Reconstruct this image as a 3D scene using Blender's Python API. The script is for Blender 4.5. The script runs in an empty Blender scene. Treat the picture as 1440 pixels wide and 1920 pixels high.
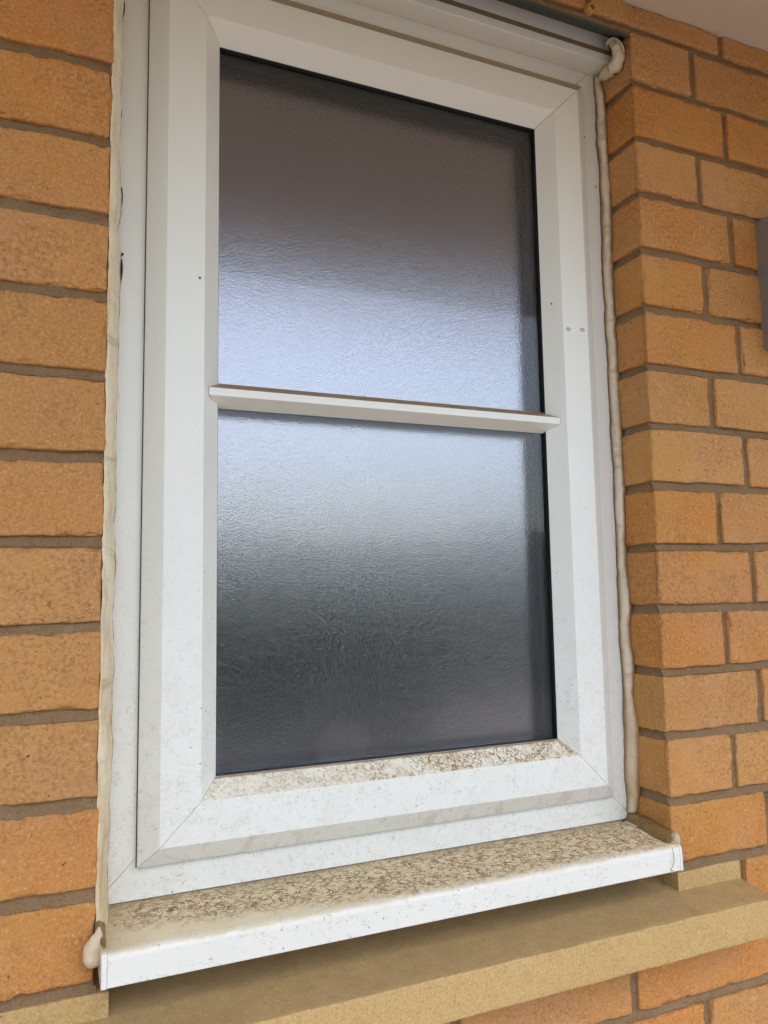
import bpy, math, random
from mathutils import Vector, Matrix, noise
random.seed(7)
scene = bpy.context.scene
C = scene.collection

# ------------------------------------------------------------------ camera, sky, sun, exposure
cam_data = bpy.data.cameras.new('camera')
cam = bpy.data.objects.new('camera', cam_data); C.objects.link(cam)
cam_data.sensor_fit = 'VERTICAL'; cam_data.sensor_height = 36.0
cam_data.lens = 1444.23 / 1920 * 36
cam_data.clip_start = 0.02; cam_data.clip_end = 500
YAW, PITCH, ROLL = -0.40671, 0.1005, -0.01635
_f = Vector((-math.sin(YAW) * math.cos(PITCH), math.cos(YAW) * math.cos(PITCH), math.sin(PITCH)))
_r = Vector((math.cos(YAW), math.sin(YAW), 0)); _u = _r.cross(_f)
_cr, _sr = math.cos(ROLL), math.sin(ROLL)
R_ = _cr * _r + _sr * _u; U_ = -_sr * _r + _cr * _u
CAM = Vector((-0.04016, -0.72579, -0.04655))
M_ = Matrix((R_, U_, -_f)).transposed().to_4x4(); M_.translation = CAM
cam.matrix_world = M_
scene.camera = cam

SUN_EL, SUN_ROT = math.radians(60), math.radians(165)
world = bpy.data.worlds.new('World'); scene.world = world; world.use_nodes = True
wn = world.node_tree; wn.nodes.clear()
sky = wn.nodes.new('ShaderNodeTexSky'); sky.sky_type = 'NISHITA'; sky.sun_disc = False
sky.sun_elevation = SUN_EL; sky.sun_rotation = SUN_ROT
sky.air_density = 1.0; sky.dust_density = 3.0; sky.ozone_density = 1.0
bg = wn.nodes.new('ShaderNodeBackground'); bg.inputs['Strength'].default_value = 0.15
wo = wn.nodes.new('ShaderNodeOutputWorld')
wn.links.new(sky.outputs[0], bg.inputs[0]); wn.links.new(bg.outputs[0], wo.inputs[0])
sl = bpy.data.lights.new('sun', 'SUN'); sl.energy = 1.3; sl.angle = math.radians(10); sl.color = (1.0, 0.93, 0.84)
sun = bpy.data.objects.new('sun', sl); C.objects.link(sun)
# direction towards the sun (Nishita: rotation 0 = +Y, clockwise seen from above)
sd = Vector((math.sin(SUN_ROT) * math.cos(SUN_EL), math.cos(SUN_ROT) * math.cos(SUN_EL), math.sin(SUN_EL)))
sun.rotation_euler = sd.to_track_quat('Z', 'Y').to_euler(); sun.location = sd * 20
scene.view_settings.view_transform = 'Standard'; scene.view_settings.look = 'None'
scene.view_settings.exposure = 1.56; scene.view_settings.gamma = 1
scene.cycles.use_denoising = True
scene.cycles.max_bounces = 14; scene.cycles.diffuse_bounces = 5; scene.cycles.transmission_bounces = 12; scene.cycles.glossy_bounces = 8

W = 0.632                      # width of the opening; its left edge is x=0, the wall face y=0
CO = 0.075                     # brick course

def P2(px, py, y):
    """point of the place at depth y that the photo shows at pixel (px, py)"""
    d = R_ * ((px - 720) / 1444.23) + U_ * (-(py - 960) / 1444.23) + _f
    return CAM + d * ((y - CAM.y) / d.y)

# ------------------------------------------------------------------ helpers
def link(name, verts, faces, mats, parent=None, smooth=40, fmat=None, attrs=None):
    me = bpy.data.meshes.new(name); me.from_pydata([tuple(v) for v in verts], [], faces)
    for m in (mats if isinstance(mats, (list, tuple)) else [mats]): me.materials.append(m)
    if fmat: me.polygons.foreach_set('material_index', fmat)
    if attrs:
        for an, vals in attrs.items():
            a = me.attributes.new(an, 'FLOAT', 'POINT'); a.data.foreach_set('value', vals)
    me.update()
    if smooth is not None:
        me.polygons.foreach_set('use_smooth', [True] * len(me.polygons))
        me.set_sharp_from_angle(angle=math.radians(smooth))
    o = bpy.data.objects.new(name, me); C.objects.link(o)
    if smooth == 30:
        w = o.modifiers.new('weighted', 'WEIGHTED_NORMAL'); w.weight = 100; w.keep_sharp = True
    if parent: o.parent = parent
    return o
def tag(o, label=None, cat=None, group=None, kind=None):
    for k, v in (('label', label), ('category', cat), ('group', group), ('kind', kind)):
        if v: o[k] = v
    return o
def empty(name, loc=(0, 0, 0)):
    o = bpy.data.objects.new(name, None); C.objects.link(o); o.location = loc; o.empty_display_size = 0.05
    return o
def child_fix(root):
    # parts are modelled in world coordinates: undo the empty's offset
    for ch in root.children: ch.matrix_parent_inverse = Matrix.Translation(root.location).inverted()

class NT:
    def __init__(s, name):
        s.m = bpy.data.materials.new(name); s.m.use_nodes = True; s.t = s.m.node_tree
        s.b = s.t.nodes['Principled BSDF']; s.out = s.t.nodes['Material Output']
        s.co = s.t.nodes.new('ShaderNodeTexCoord').outputs['Object']
    def n(s, t, **kw):
        x = s.t.nodes.new(t)
        for k, v in kw.items(): setattr(x, k, v)
        return x
    def l(s, a, b):
        if hasattr(a, 'is_linked') or hasattr(a, 'links'): s.t.links.new(a, b)
        else: b.default_value = a
    def noise(s, scale, detail=3, rough=0.5, co=None, dist=0.0):
        x = s.n('ShaderNodeTexNoise'); x.inputs['Scale'].default_value = scale; x.inputs['Detail'].default_value = detail
        x.inputs['Roughness'].default_value = rough; x.inputs['Distortion'].default_value = dist
        s.l(co or s.co, x.inputs['Vector']); return x.outputs['Fac']
    def vor(s, scale, feature='F1', co=None, rnd=1.0):
        x = s.n('ShaderNodeTexVoronoi', feature=feature); x.inputs['Scale'].default_value = scale
        x.inputs['Randomness'].default_value = rnd
        s.l(co or s.co, x.inputs['Vector']); return x.outputs['Distance']
    def mth(s, op, a, b=0.0, c=0.0, clamp=False):
        x = s.n('ShaderNodeMath', operation=op); x.use_clamp = clamp
        for i, v in enumerate((a, b, c)): s.l(v, x.inputs[i])
        return x.outputs[0]
    def ramp(s, f, a, b, lo=0.0, hi=1.0):
        x = s.n('ShaderNodeMapRange'); x.clamp = True; x.interpolation_type = 'SMOOTHSTEP'
        s.l(f, x.inputs[0])
        for i, v in ((1, a), (2, b), (3, lo), (4, hi)): x.inputs[i].default_value = v
        return x.outputs[0]
    def mix(s, f, a, b, mode='MIX'):
        x = s.n('ShaderNodeMix', data_type='RGBA', blend_type=mode); x.clamp_factor = True
        s.l(f, x.inputs[0])
        for v, i in ((a, 6), (b, 7)):
            if isinstance(v, tuple): x.inputs[i].default_value = (*v, 1)
            else: s.l(v, x.inputs[i])
        return x.outputs[2]
    def attr(s, name):
        return s.n('ShaderNodeAttribute', attribute_name=name).outputs['Fac']
    def xyz(s, co=None):
        x = s.n('ShaderNodeSeparateXYZ'); s.l(co or s.co, x.inputs[0]); return x.outputs
    def warp(s, amp, scale, co=None, stretch=(1, 1, 1)):
        x = s.n('ShaderNodeTexNoise'); x.inputs['Scale'].default_value = scale; x.inputs['Detail'].default_value = 2
        s.l(co or s.co, x.inputs['Vector'])
        v = s.n('ShaderNodeVectorMath', operation='SUBTRACT'); s.l(x.outputs['Color'], v.inputs[0]); v.inputs[1].default_value = (.5, .5, .5)
        w = s.n('ShaderNodeVectorMath', operation='MULTIPLY_ADD'); s.l(v.outputs[0], w.inputs[0]); w.inputs[1].default_value = (amp,) * 3; s.l(co or s.co, w.inputs[2])
        q = s.n('ShaderNodeVectorMath', operation='MULTIPLY'); s.l(w.outputs[0], q.inputs[0]); q.inputs[1].default_value = stretch
        return q.outputs[0]
    def bump(s, h, dist, strength=1.0, prev=None):
        x = s.n('ShaderNodeBump'); x.inputs['Strength'].default_value = strength; x.inputs['Distance'].default_value = dist
        s.l(h, x.inputs['Height'])
        if prev is not None: s.l(prev, x.inputs['Normal'])
        return x.outputs[0]
    def fin(s, col=None, rough=None, normal=None, spec=None, metal=None):
        if col is not None:
            if isinstance(col, tuple): s.b.inputs['Base Color'].default_value = (*col, 1)
            else: s.l(col, s.b.inputs['Base Color'])
        if rough is not None: s.l(rough, s.b.inputs['Roughness'])
        if normal is not None: s.l(normal, s.b.inputs['Normal'])
        if spec is not None: s.l(spec, s.b.inputs['Specular IOR Level'])
        if metal is not None: s.l(metal, s.b.inputs['Metallic'])
        return s.m

# ------------------------------------------------------------------ materials
def mat_brick():
    t = NT('brick')
    tint, tone = t.attr('tint'), t.attr('tone')
    big = t.noise(9, 4, .55); mid = t.noise(55, 4, .6); fine = t.noise(330, 3, .7); grit = t.noise(900, 2, .8)
    c = t.mix(t.ramp(t.mth('ADD', t.mth('MULTIPLY', tint, .6), t.mth('MULTIPLY', big, .7)), .35, 1.0), (.58, .235, .056), (.63, .325, .125))
    c = t.mix(t.ramp(tone, .72, 1.0, 0, .45), c, (.60, .22, .06))
    c = t.mix(t.ramp(mid, .54, .74, 0, .55), c, (.42, .20, .065))
    c = t.mix(t.ramp(t.noise(3.2, 3), .35, .65, 0, .45), c, (.50, .255, .085))
    c = t.mix(t.ramp(t.mth('FRACT', t.mth('MULTIPLY', tone, 7.3)), .55, 1.0, 0, .5), c, (.47, .25, .09))
    c = t.mix(t.ramp(fine, .50, .66, 0, .50), c, (.34, .145, .045))
    c = t.mix(t.ramp(fine, .32, .46, .5, 0), c, (.74, .44, .20))
    c = t.mix(t.ramp(grit, .54, .66, 0, .55), c, (.25, .12, .04))
    c = t.mix(t.ramp(t.noise(7.5, 3, .6), .46, .66, 0, .35), c, (.53, .285, .140))
    c = t.mix(t.ramp(t.noise(5.1, 3, .6, co=t.warp(.05, 9)), .50, .68, 0, .35), c, (.58, .30, .068))
    rough_ = t.ramp(t.noise(8.5, 4, .7), .46, .60)
    c = t.mix(t.mth('MULTIPLY', rough_, t.ramp(t.noise(230, 2, .6), .50, .60, 0, .42)), c, (.27, .125, .045))
    # small dark pits and pale grit
    pit = t.vor(95, co=t.warp(.012, 60)); c = t.mix(t.mth('MULTIPLY', t.ramp(pit, .05, .13, 1, 0), t.ramp(t.noise(30, 2), .5, .62)), c, (.11, .055, .03))
    pale = t.vor(170); c = t.mix(t.mth('MULTIPLY', t.ramp(pale, .06, .13, 1, 0), .5), c, (.85, .58, .34))
    # hairline firing cracks and soot-brown smears
    cr = t.mth('ABSOLUTE', t.mth('SUBTRACT', t.noise(16, 3, .6, co=t.warp(.02, 30, stretch=(1, 1, 3))), .5))
    c = t.mix(t.mth('MULTIPLY', t.ramp(cr, .0, .006, .65, 0), t.ramp(t.noise(7, 2), .55, .63)), c, (.16, .08, .04))
    c = t.mix(t.ramp(t.noise(20, 5, .75), .56, .74, 0, .55), c, (.27, .16, .075))
    # lime bloom
    c = t.mix(t.mth('MULTIPLY', t.ramp(t.noise(48, 5, .75, dist=.6), .62, .74, 0, .5), t.ramp(t.noise(5, 1), .52, .6)), c, (.78, .58, .42))
    h = t.mth('ADD', t.mth('MULTIPLY', fine, .6), t.mth('ADD', t.mth('MULTIPLY', grit, .35), t.mth('MULTIPLY', mid, .9)))
    nb = t.bump(t.mth('ADD', h, t.mth('MULTIPLY', rough_, t.mth('MULTIPLY', t.noise(230, 2, .6), .9))), .0019, .9)
    return t.fin(c, .92, nb, .18)
def mat_mortar():
    t = NT('mortar')
    big = t.noise(14, 4, .6); fine = t.noise(500, 3, .75); mid = t.noise(90, 4, .65)
    c = t.mix(big, (.245, .148, .070), (.37, .245, .125))
    c = t.mix(t.ramp(mid, .52, .7, 0, .6), c, (.33, .235, .16))
    c = t.mix(t.ramp(fine, .52, .7, 0, .6), c, (.10, .065, .045))
    c = t.mix(t.ramp(t.noise(17, 5, .75), .60, .74, 0, .55), c, (.44, .34, .24))
    c = t.mix(t.mth('MULTIPLY', t.ramp(t.vor(260), .08, .16, 1, 0), .4), c, (.5, .38, .27))
    nb = t.bump(t.mth('ADD', fine, t.mth('MULTIPLY', mid, 1.4)), .0026, 1.0)
    return t.fin(c, .95, nb, .1)
def hairs(t, scale, width, thr, seed=0.0, stretch=(1, 1, 1), wscale=90):
    """short curly dark hair lines: contour lines of a noise, cut into bits"""
    co = t.warp(.012, wscale, stretch=stretch)
    off = t.n('ShaderNodeVectorMath', operation='ADD'); t.l(co, off.inputs[0]); off.inputs[1].default_value = (seed, seed * .7, seed * 1.3)
    a = t.mth('ABSOLUTE', t.mth('SUBTRACT', t.noise(scale, 2, .6, co=off.outputs[0]), .5))
    return t.mth('MULTIPLY', t.ramp(a, width * .35, width, 1, 0), t.ramp(t.noise(scale * .8, 2, .6), thr, thr + .07))
def upvc_base(t):
    c = t.mix(t.noise(6, 3), (.78, .785, .70), (.83, .835, .75))
    return c
def mat_upvc(name, lowdirt=1.0):
    t = NT(name); c = upvc_base(t); z = t.xyz()[2]
    # green-grey film and brown hair-like algae traces, thickest towards the wet lower end of the frame
    low = t.ramp(z, -.36, .22, 1, 0)
    c = t.mix(t.mth('MULTIPLY', low, t.ramp(t.noise(35, 5, .7), .45, .75, 0, .35)), c, (.66, .64, .54))
    hr = hairs(t, 120, .014, .515, 3.1, (1, 1, 1.6), 200)
    c = t.mix(t.mth('MULTIPLY', hr, t.mth('MULTIPLY', t.ramp(z, -.36, .12, 1, 0), .62 * lowdirt)), c, (.30, .26, .20))
    hr2 = hairs(t, 210, .022, .53, 9.4, (1, 1, 2.2), 260)
    c = t.mix(t.mth('MULTIPLY', hr2, t.mth('MULTIPLY', t.ramp(z, -.36, .3, 1, 0), .5 * lowdirt)), c, (.34, .27, .18))
    sp = t.mth('MULTIPLY', t.ramp(t.vor(75), .045, .075, 1, 0), t.ramp(t.noise(25, 2), .5, .58))
    c = t.mix(t.mth('MULTIPLY', sp, t.ramp(z, -.36, .55, .85, .12)), c, (.16, .12, .09))
    c = t.mix(t.ramp(z, .20, .62, 0, .45), c, (.70, .63, .53))      # warm, dimmer bounce light under the eaves, painted into the colour
    g0 = t.n('ShaderNodeNewGeometry'); nd = t.xyz(g0.outputs['True Normal'])[2]
    run = t.ramp(t.noise(34, 4, .65, co=t.warp(.004, 60, stretch=(1.3, 1, .25))), .54, .64)
    c = t.mix(t.mth('MULTIPLY', t.mth('MULTIPLY', run, t.ramp(nd, -.5, -.25, 1, 0)), t.ramp(z, -.26, -.2, .5, 0)), c, (.62, .52, .38))   # tan runs under the sash
    # dust that has settled on the ledges that face up
    g = t.n('ShaderNodeNewGeometry'); nz = t.xyz(g.outputs['True Normal'])[2]
    up = t.mth('MULTIPLY', t.ramp(nz, .22, .36), t.ramp(z, .14, .16))
    c = t.mix(up, c, t.mix(t.noise(160, 4, .7), (.31, .20, .09), (.44, .31, .16)))
    nb = t.bump(t.noise(420, 3, .7), .0004, .6)
    return t.fin(c, t.ramp(t.noise(70, 3), .3, .7, .31, .37), nb, .5)
def mat_bead():
    """lower glazing bead: cream with a brown net of algae"""
    t = NT('dirty_bead'); x, y, z = t.xyz()
    c = t.mix(t.noise(40, 4, .6), (.84, .80, .63), (.90, .87, .74))
    m = t.ramp(t.noise(24, 4, .75), .34, .54); mr = t.ramp(x, .16, .40, .45, 1)
    e1 = t.vor(135, 'DISTANCE_TO_EDGE', co=t.warp(.014, 140))
    n0 = t.mth('MULTIPLY', t.ramp(e1, .02, .10, 1, 0), t.mth('MULTIPLY', t.ramp(t.noise(60, 4, .7), .40, .52), mr))
    n1 = t.mth('MULTIPLY', hairs(t, 110, .040, .40, 4.0, (1, 1, 1), 120), t.mth('MULTIPLY', m, mr))
    n2 = t.mth('MULTIPLY', hairs(t, 200, .055, .45, 8.0, (1, 1, 1), 180), mr)
    c = t.mix(t.mth('MULTIPLY', t.mth('MULTIPLY', m, mr), .3), c, (.66, .50, .26))
    c = t.mix(t.mth('MULTIPLY', n2, .45), c, (.50, .33, .14)); c = t.mix(t.mth('MULTIPLY', n1, .6), c, (.40, .25, .09)); c = t.mix(t.mth('MULTIPLY', n0, .95), c, (.27, .155, .05))
    c = t.mix(t.ramp(t.mth('ADD', z, t.mth('MULTIPLY', t.noise(50, 3), .002)), -.2302, -.2286, 0, .85), c, (.24, .14, .05))   # dirt line against the glass
    return t.fin(c, .45, t.bump(t.mth('ADD', n1, n2), .0002, .6), .4)
def mat_sill():
    t = NT('sill_plastic'); x, y, z = t.xyz()
    wob = t.mth('MULTIPLY', t.mth('SUBTRACT', t.noise(22, 4, .65), .5), .045)
    yy = t.mth('ADD', y, wob)
    g = t.n('ShaderNodeNewGeometry'); nz = t.xyz(g.outputs['Normal'])[2]
    top = t.ramp(nz, .55, .97)
    c = t.mix(t.noise(12, 3), (.73, .72, .635), (.80, .79, .705))
    film = t.mix(t.noise(50, 4, .7), (.72, .60, .35), (.84, .75, .52))
    c = t.mix(t.mth('MULTIPLY', top, t.ramp(yy, -.036, -.012, .3, 1)), c, film)
    # brown algae: short broken strokes that run together at the back
    lim = t.ramp(x, .0, .34, .016, -.020)     # it reaches further forward to the right
    d = t.mth('SUBTRACT', yy, lim)
    m = t.mth('MULTIPLY', t.ramp(d, -.020, .012), top)
    e1 = t.vor(88, 'DISTANCE_TO_EDGE', co=t.warp(.017, 120, stretch=(.8, 1.5, 1)))
    net = t.mth('MULTIPLY', t.ramp(e1, .02, .10, 1, 0), t.ramp(t.noise(95, 3, .7), .38, .50))
    n1 = t.mth('MULTIPLY', t.mth('MAXIMUM', net, t.mth('MULTIPLY', hairs(t, 105, .050, .46, 2.0, (.8, 1.35, 1), 110), .8)), m)
    n2 = t.mth('MULTIPLY', hairs(t, 190, .065, .42, 7.0, (.75, 1.3, 1), 160), m)
    blot = t.mth('MULTIPLY', t.ramp(t.noise(55, 5, .8), .46, .66), m)
    c = t.mix(t.mth('MULTIPLY', blot, .32), c, (.54, .36, .16))
    c = t.mix(t.mth('MULTIPLY', n2, .42), c, (.36, .21, .08)); c = t.mix(t.mth('MULTIPLY', n1, .95), c, (.21, .100, .030))
    # rear corner grime
    c = t.mix(t.mth('MULTIPLY', top, t.ramp(yy, .035, .07, 0, .6)), c, (.34, .25, .13))
    c = t.mix(t.mth('MULTIPLY', top, t.ramp(x, -.005, .05, .6, 0)), c, (.42, .32, .16))
    # traces on the front
    hr = hairs(t, 150, .015, .53, 5.0, (1, 1, 1), 200); c = t.mix(t.mth('MULTIPLY', hr, .65), c, (.33, .28, .20))
    hr = hairs(t, 85, .009, .56, 15.0, (1, 1, 1)); c = t.mix(t.mth('MULTIPLY', hr, .7), c, (.28, .22, .15))
    edge = t.mth('MULTIPLY', t.ramp(nz, .15, .75), t.ramp(t.noise(45, 4, .75), .36, .62, 0, .8)); c = t.mix(t.mth('MULTIPLY', edge, t.ramp(nz, .85, .99, 1, 0)), c, (.66, .60, .40))
    st = t.mth('MULTIPLY', t.ramp(t.noise(14, 3, .6, co=t.warp(.004, 60, stretch=(3, 1, .3))), .60, .72, 0, .35), t.ramp(nz, .3, .6, 1, 0))
    c = t.mix(st, c, (.68, .66, .52))
    sp = t.mth('MULTIPLY', t.ramp(t.vor(80), .05, .08, 1, 0), t.ramp(t.noise(25, 2), .52, .6)); c = t.mix(t.mth('MULTIPLY', sp, .8), c, (.14, .10, .08))
    return t.fin(c, t.ramp(m, 0, 1, .32, .7), t.bump(t.mth('ADD', n1, t.mth('MULTIPLY', t.noise(300, 3), .5)), .00025, .6), .5)
def mat_stone():
    t = NT('cast_stone')
    fine = t.noise(600, 3, .75); mid = t.noise(70, 5, .65); big = t.noise(8, 4, .6)
    c = t.mix(big, (.56, .36, .135), (.63, .44, .185))
    c = t.mix(t.ramp(mid, .5, .72, 0, .5), c, (.44, .28, .11))
    c = t.mix(t.ramp(t.noise(380, 3, .75), .5, .64, 0, .5), c, (.33, .21, .095))
    c = t.mix(t.ramp(t.noise(420, 2, .7), .55, .68, 0, .4), c, (.78, .60, .33))
    g = t.n('ShaderNodeNewGeometry'); nz = t.xyz(g.outputs['True Normal'])[2]
    c = t.mix(t.mth('MULTIPLY', t.ramp(nz, .7, .95), t.ramp(t.noise(30, 5, .7), .3, .7, .30, .60)), c, (.33, .235, .12))   # upward faces painted darker, shade put into the stone colour
    sp = t.mth('MULTIPLY', t.ramp(t.vor(60), .035, .06, 1, 0), t.ramp(t.noise(18, 2), .52, .6)); c = t.mix(t.mth('MULTIPLY', sp, .8), c, (.10, .07, .04))
    return t.fin(c, .93, t.bump(t.mth('ADD', fine, t.mth('MULTIPLY', mid, 1.2)), .0018, .8), .15)
def mat_sealant(name='sealant', stain=0.5, dark=False, ca=(.72, .50, .28), cb=(.86, .69, .46)):
    t = NT(name); e = t.attr('edge')
    c = t.mix(t.noise(30, 4, .6), ca, cb)
    n = t.noise(60, 5, .75, co=t.warp(.004, 40, stretch=(1, 1, .25)))
    s = t.ramp(t.mth('ADD', t.mth('MULTIPLY', t.mth('POWER', e, 2.2), .75), t.mth('MULTIPLY', n, .9)), .62 - stain * .35, 1.15 - stain * .35)
    c = t.mix(s, c, (.33, .20, .075))
    c = t.mix(t.mth('MULTIPLY', t.ramp(t.noise(45, 3, .6, co=t.warp(.002, 40, stretch=(.15, .15, 1))), .56, .68), .5), c, (.40, .26, .12))
    c = t.mix(t.mth('MULTIPLY', t.ramp(e, .60, .92), .85), c, (.17, .085, .03))
    c = t.mix(t.ramp(t.noise(260, 3, .7), .56, .72, 0, .4), c, (.40, .32, .22))
    c = t.mix(t.mth('MULTIPLY', t.ramp(t.xyz()[2], -.32, .0, 1, 0), t.ramp(t.noise(50, 4, .7, co=t.warp(.002, 40, stretch=(1, 1, .3))), .36, .64, .1, .6)), c, (.52, .32, .12))
    if dark: c = t.mix(t.ramp(t.noise(90, 4, .6), .3, .7, .80, .97), c, t.mix(t.noise(50, 3), (.12, .060, .012), (.25, .145, .04)))
    return t.fin(c, .5, t.bump(t.mth('ADD', t.noise(120, 3, .6), t.mth('MULTIPLY', t.noise(500, 2), .3)), .0010, .6), .45)
def mat_glass_tex():
    t = NT('obscure_glass')
    co = t.warp(.0025, 200, stretch=(.8, 1, 1.1))
    h = t.mth('ADD', t.mth('MULTIPLY', t.noise(540, 1, .5, co=co), 1.0), t.mth('MULTIPLY', t.noise(900, 1, .6, co=co), .3))
    t.b.inputs['Transmission Weight'].default_value = 1.0; t.b.inputs['IOR'].default_value = 1.5
    return t.fin((.94, .95, .965), .04, t.bump(h, .00052, 1.0))
def mat_glass_clear(name, ior, rough, col):
    t = NT(name); t.b.inputs['Transmission Weight'].default_value = 1.0; t.b.inputs['IOR'].default_value = ior
    return t.fin(col, rough)
def plain(name, col, rough, spec=.5, var=.12, scale=40, bumpd=.0002, metal=0.0, bscale=None):
    t = NT(name); d = tuple(v * (1 - var) for v in col)
    c = t.mix(t.noise(scale, 5, .65), d, col)
    return t.fin(c, rough, t.bump(t.noise(bscale or scale * 6, 3), bumpd, .6), spec, metal)

M_BRICK, M_MORTAR = mat_brick(), mat_mortar()
M_UPVC, M_BEAD, M_SILL, M_STONE = mat_upvc('upvc'), mat_bead(), mat_sill(), mat_stone()
M_SEAL, M_SEAL_D, M_SEAL_W = mat_sealant('sealant', .75), mat_sealant('sealant_brown', .9, True), mat_sealant('sealant_clean', -.1, False, (.60, .49, .33), (.74, .65, .48))
M_SEAL_L = mat_sealant('sealant_cream', .7, False, (.74, .62, .40), (.88, .80, .60))
M_SEAL_R = mat_sealant('sealant_grey', .75, False, (.66, .56, .41), (.82, .74, .59))
M_GLASS = mat_glass_clear('clear_glass', 1.4, .05, (.95, .96, .97)); M_GTEX = mat_glass_tex(); M_LOWE = mat_glass_clear('coated_glass', 2.4, .03, (.76, .77, .88))
M_RUBBER = plain('black_rubber', (.012, .012, .012), .6)
M_SPACER = plain('spacer_bar', (.035, .045, .038), .5)
M_LINTEL = plain('lintel_steel', (.07, .085, .07), .85, var=.4, scale=25)
M_SOFFIT = plain('soffit_board', (.60, .495, .375), .45, var=.06, scale=8)
M_METAL = plain('grey_metal_paint', (.27, .26, .25), .35, var=.15, scale=20, metal=.2)
M_PLUG = plain('wall_plug_plastic', (.62, .30, .07), .5, var=.3, scale=150)
M_ROOM = plain('room_plaster', (.40, .36, .41), .9, scale=3)
M_DARK = plain('black_gap', (.045, .022, .012), .9)
M_HAIR = plain('dry_hair', (.10, .05, .025), .7)

# ------------------------------------------------------------------ brick wall
def lin(a, b, step, edge=True):
    L = b - a; r = [a]
    if edge and L > .02:
        for q in (.0007, .0018, .0034): r.append(a + q)
        n = max(1, round((L - .0068) / step))
        r += [a + .0034 + (L - .0068) * i / n for i in range(1, n)]
        for q in (.0034, .0018, .0007): r.append(b - q)
    else:
        n = max(1, round(L / step)); r += [a + L * i / n for i in range(1, n)]
    r.append(b); return r
BV, BF, BM, BT, BN = [], [], [], [], []
def nv(p, s, o):
    q = Vector((p[0] * s + o, p[1] * s - o, p[2] * s + 2 * o))
    return noise.noise_vector(q)
def add_brick(x0, x1, z0, z1, fine, sides=(), y1=.10, clip=None):
    rr = random.Random(hash((round(x0, 3), round(z0, 3))) & 0xffff)
    tint, tone = rr.random(), rr.random()
    dx, dz, dy = rr.uniform(-.0007, .0007), rr.uniform(-.0008, .0008), rr.uniform(-.0006, .0010)
    step = .0045 if fine else .03
    xs, zs = lin(x0, x1, step, fine), lin(z0, z1, step, fine)
    ys = lin(0, .075, .0045, True)[:-3] + [y1] if (fine and sides) else [0, .0007, .0018, .0034, .012] if fine else [0, .02]
    base = len(BV); idx = {}
    rad = rr.uniform(.0018, .0034)
    tilt = rr.uniform(-.004, .004)
    def vid(i, j, k):
        key = (i, j, k)
        if key in idx: return idx[key]
        p = Vector((xs[i], ys[j], zs[k])); p0 = p.copy()
        if fine:
            lo = Vector((x0 + rad, rad, z0 + rad)); hi = Vector((x1 - rad, 9, z1 - rad))
            q = Vector((min(max(p.x, lo.x), hi.x), max(p.y, lo.y), min(max(p.z, lo.z), hi.z)))
            d = p - q
            if d.length > 1e-9: p = q + d.normalized() * rad
            a = nv(p, 26, tone * 7); b = nv(p, 120, tint * 5); c_ = nv(p, 330, 1.7)
            p = p + a * .0015 + b * .0010 + c_ * .00045
            chip = noise.noise(Vector((p.x * 60, p.y * 60, p.z * 60 + 9)))
            nc = (abs(p0.x - q.x) > 1e-7) + (abs(p0.y - q.y) > 1e-7) + (abs(p0.z - q.z) > 1e-7)
            if chip > .25 and nc > 1: p += (q - p) * min(.8, (chip - .25) * 3) * 1.4
        p.x += dx; p.z += dz + tilt * (p.x - x0) * .5; p.y += dy
        idx[key] = len(BV); BV.append(p); BT.append(tint); BN.append(tone); return idx[key]
    def quad(a, b, c, d): BF.append((a, b, c, d)); BM.append(0)
    nx, ny, nz = len(xs) - 1, len(ys) - 1, len(zs) - 1
    for i in range(nx):
        for k in range(nz): quad(vid(i, 0, k), vid(i + 1, 0, k), vid(i + 1, 0, k + 1), vid(i, 0, k + 1))
        for j in range(ny):
            quad(vid(i, j, nz), vid(i + 1, j, nz), vid(i + 1, j + 1, nz), vid(i, j + 1, nz))
            quad(vid(i, j + 1, 0), vid(i + 1, j + 1, 0), vid(i + 1, j, 0), vid(i, j, 0))
    for j in range(ny):
        for k in range(nz):
            quad(vid(0, j + 1, k), vid(0, j, k), vid(0, j, k + 1), vid(0, j + 1, k + 1))
            quad(vid(nx, j, k), vid(nx, j + 1, k), vid(nx, j + 1, k + 1), vid(nx, j, k + 1))
X0, X1, ZB = -1.2, 1.95, -19
HB = .005
RECTS = []
def row(k, a, b, first, step_left=False, sides=False):
    """a course from x=a to x=b; 'first' is the length of the first brick next to the opening"""
    z0, z1 = k * CO + HB, (k + 1) * CO - HB
    z1 = min(z1, .7095)
    def put(p, q, s):
        p, q = max(p, X0), min(q, X1)
        if q - p < .02: return
        fine = (q > -.24 and p < 1.02 and z1 > -.66)
        RECTS.append((p, q, z0, z1)); add_brick(p, q, z0, z1, fine, ('x',) if s else ())
    if step_left:
        x = b; L = first; s = sides
        while x > a: put(x - L, x, s); x -= L + .01; L = .215; s = False
    else:
        x = a; L = first; s = sides
        while x < b: put(x, x + L, s); x += L + .01; L = .215; s = False
for k in range(-5, 9):
    L = .0995 if k % 2 == 0 else .152
    row(k, W, X1, L, sides=True)
    row(k, X0, 0, L, step_left=True, sides=True)
row(-6, .744, X1, .16); row(-6, X0, -.110, .215, step_left=True)
for k, jx in ((9, .7925), (-7, .568), (-8, .673)):
    row(k, jx + .005, X1, .215); row(k, X0, jx - .005, .215, step_left=True)
for k in range(-20, -8):
    jx = .568 if k % 2 else .673
    row(k, jx + .005, X1, .215); row(k, X0, jx - .005, .215, step_left=True)
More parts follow.
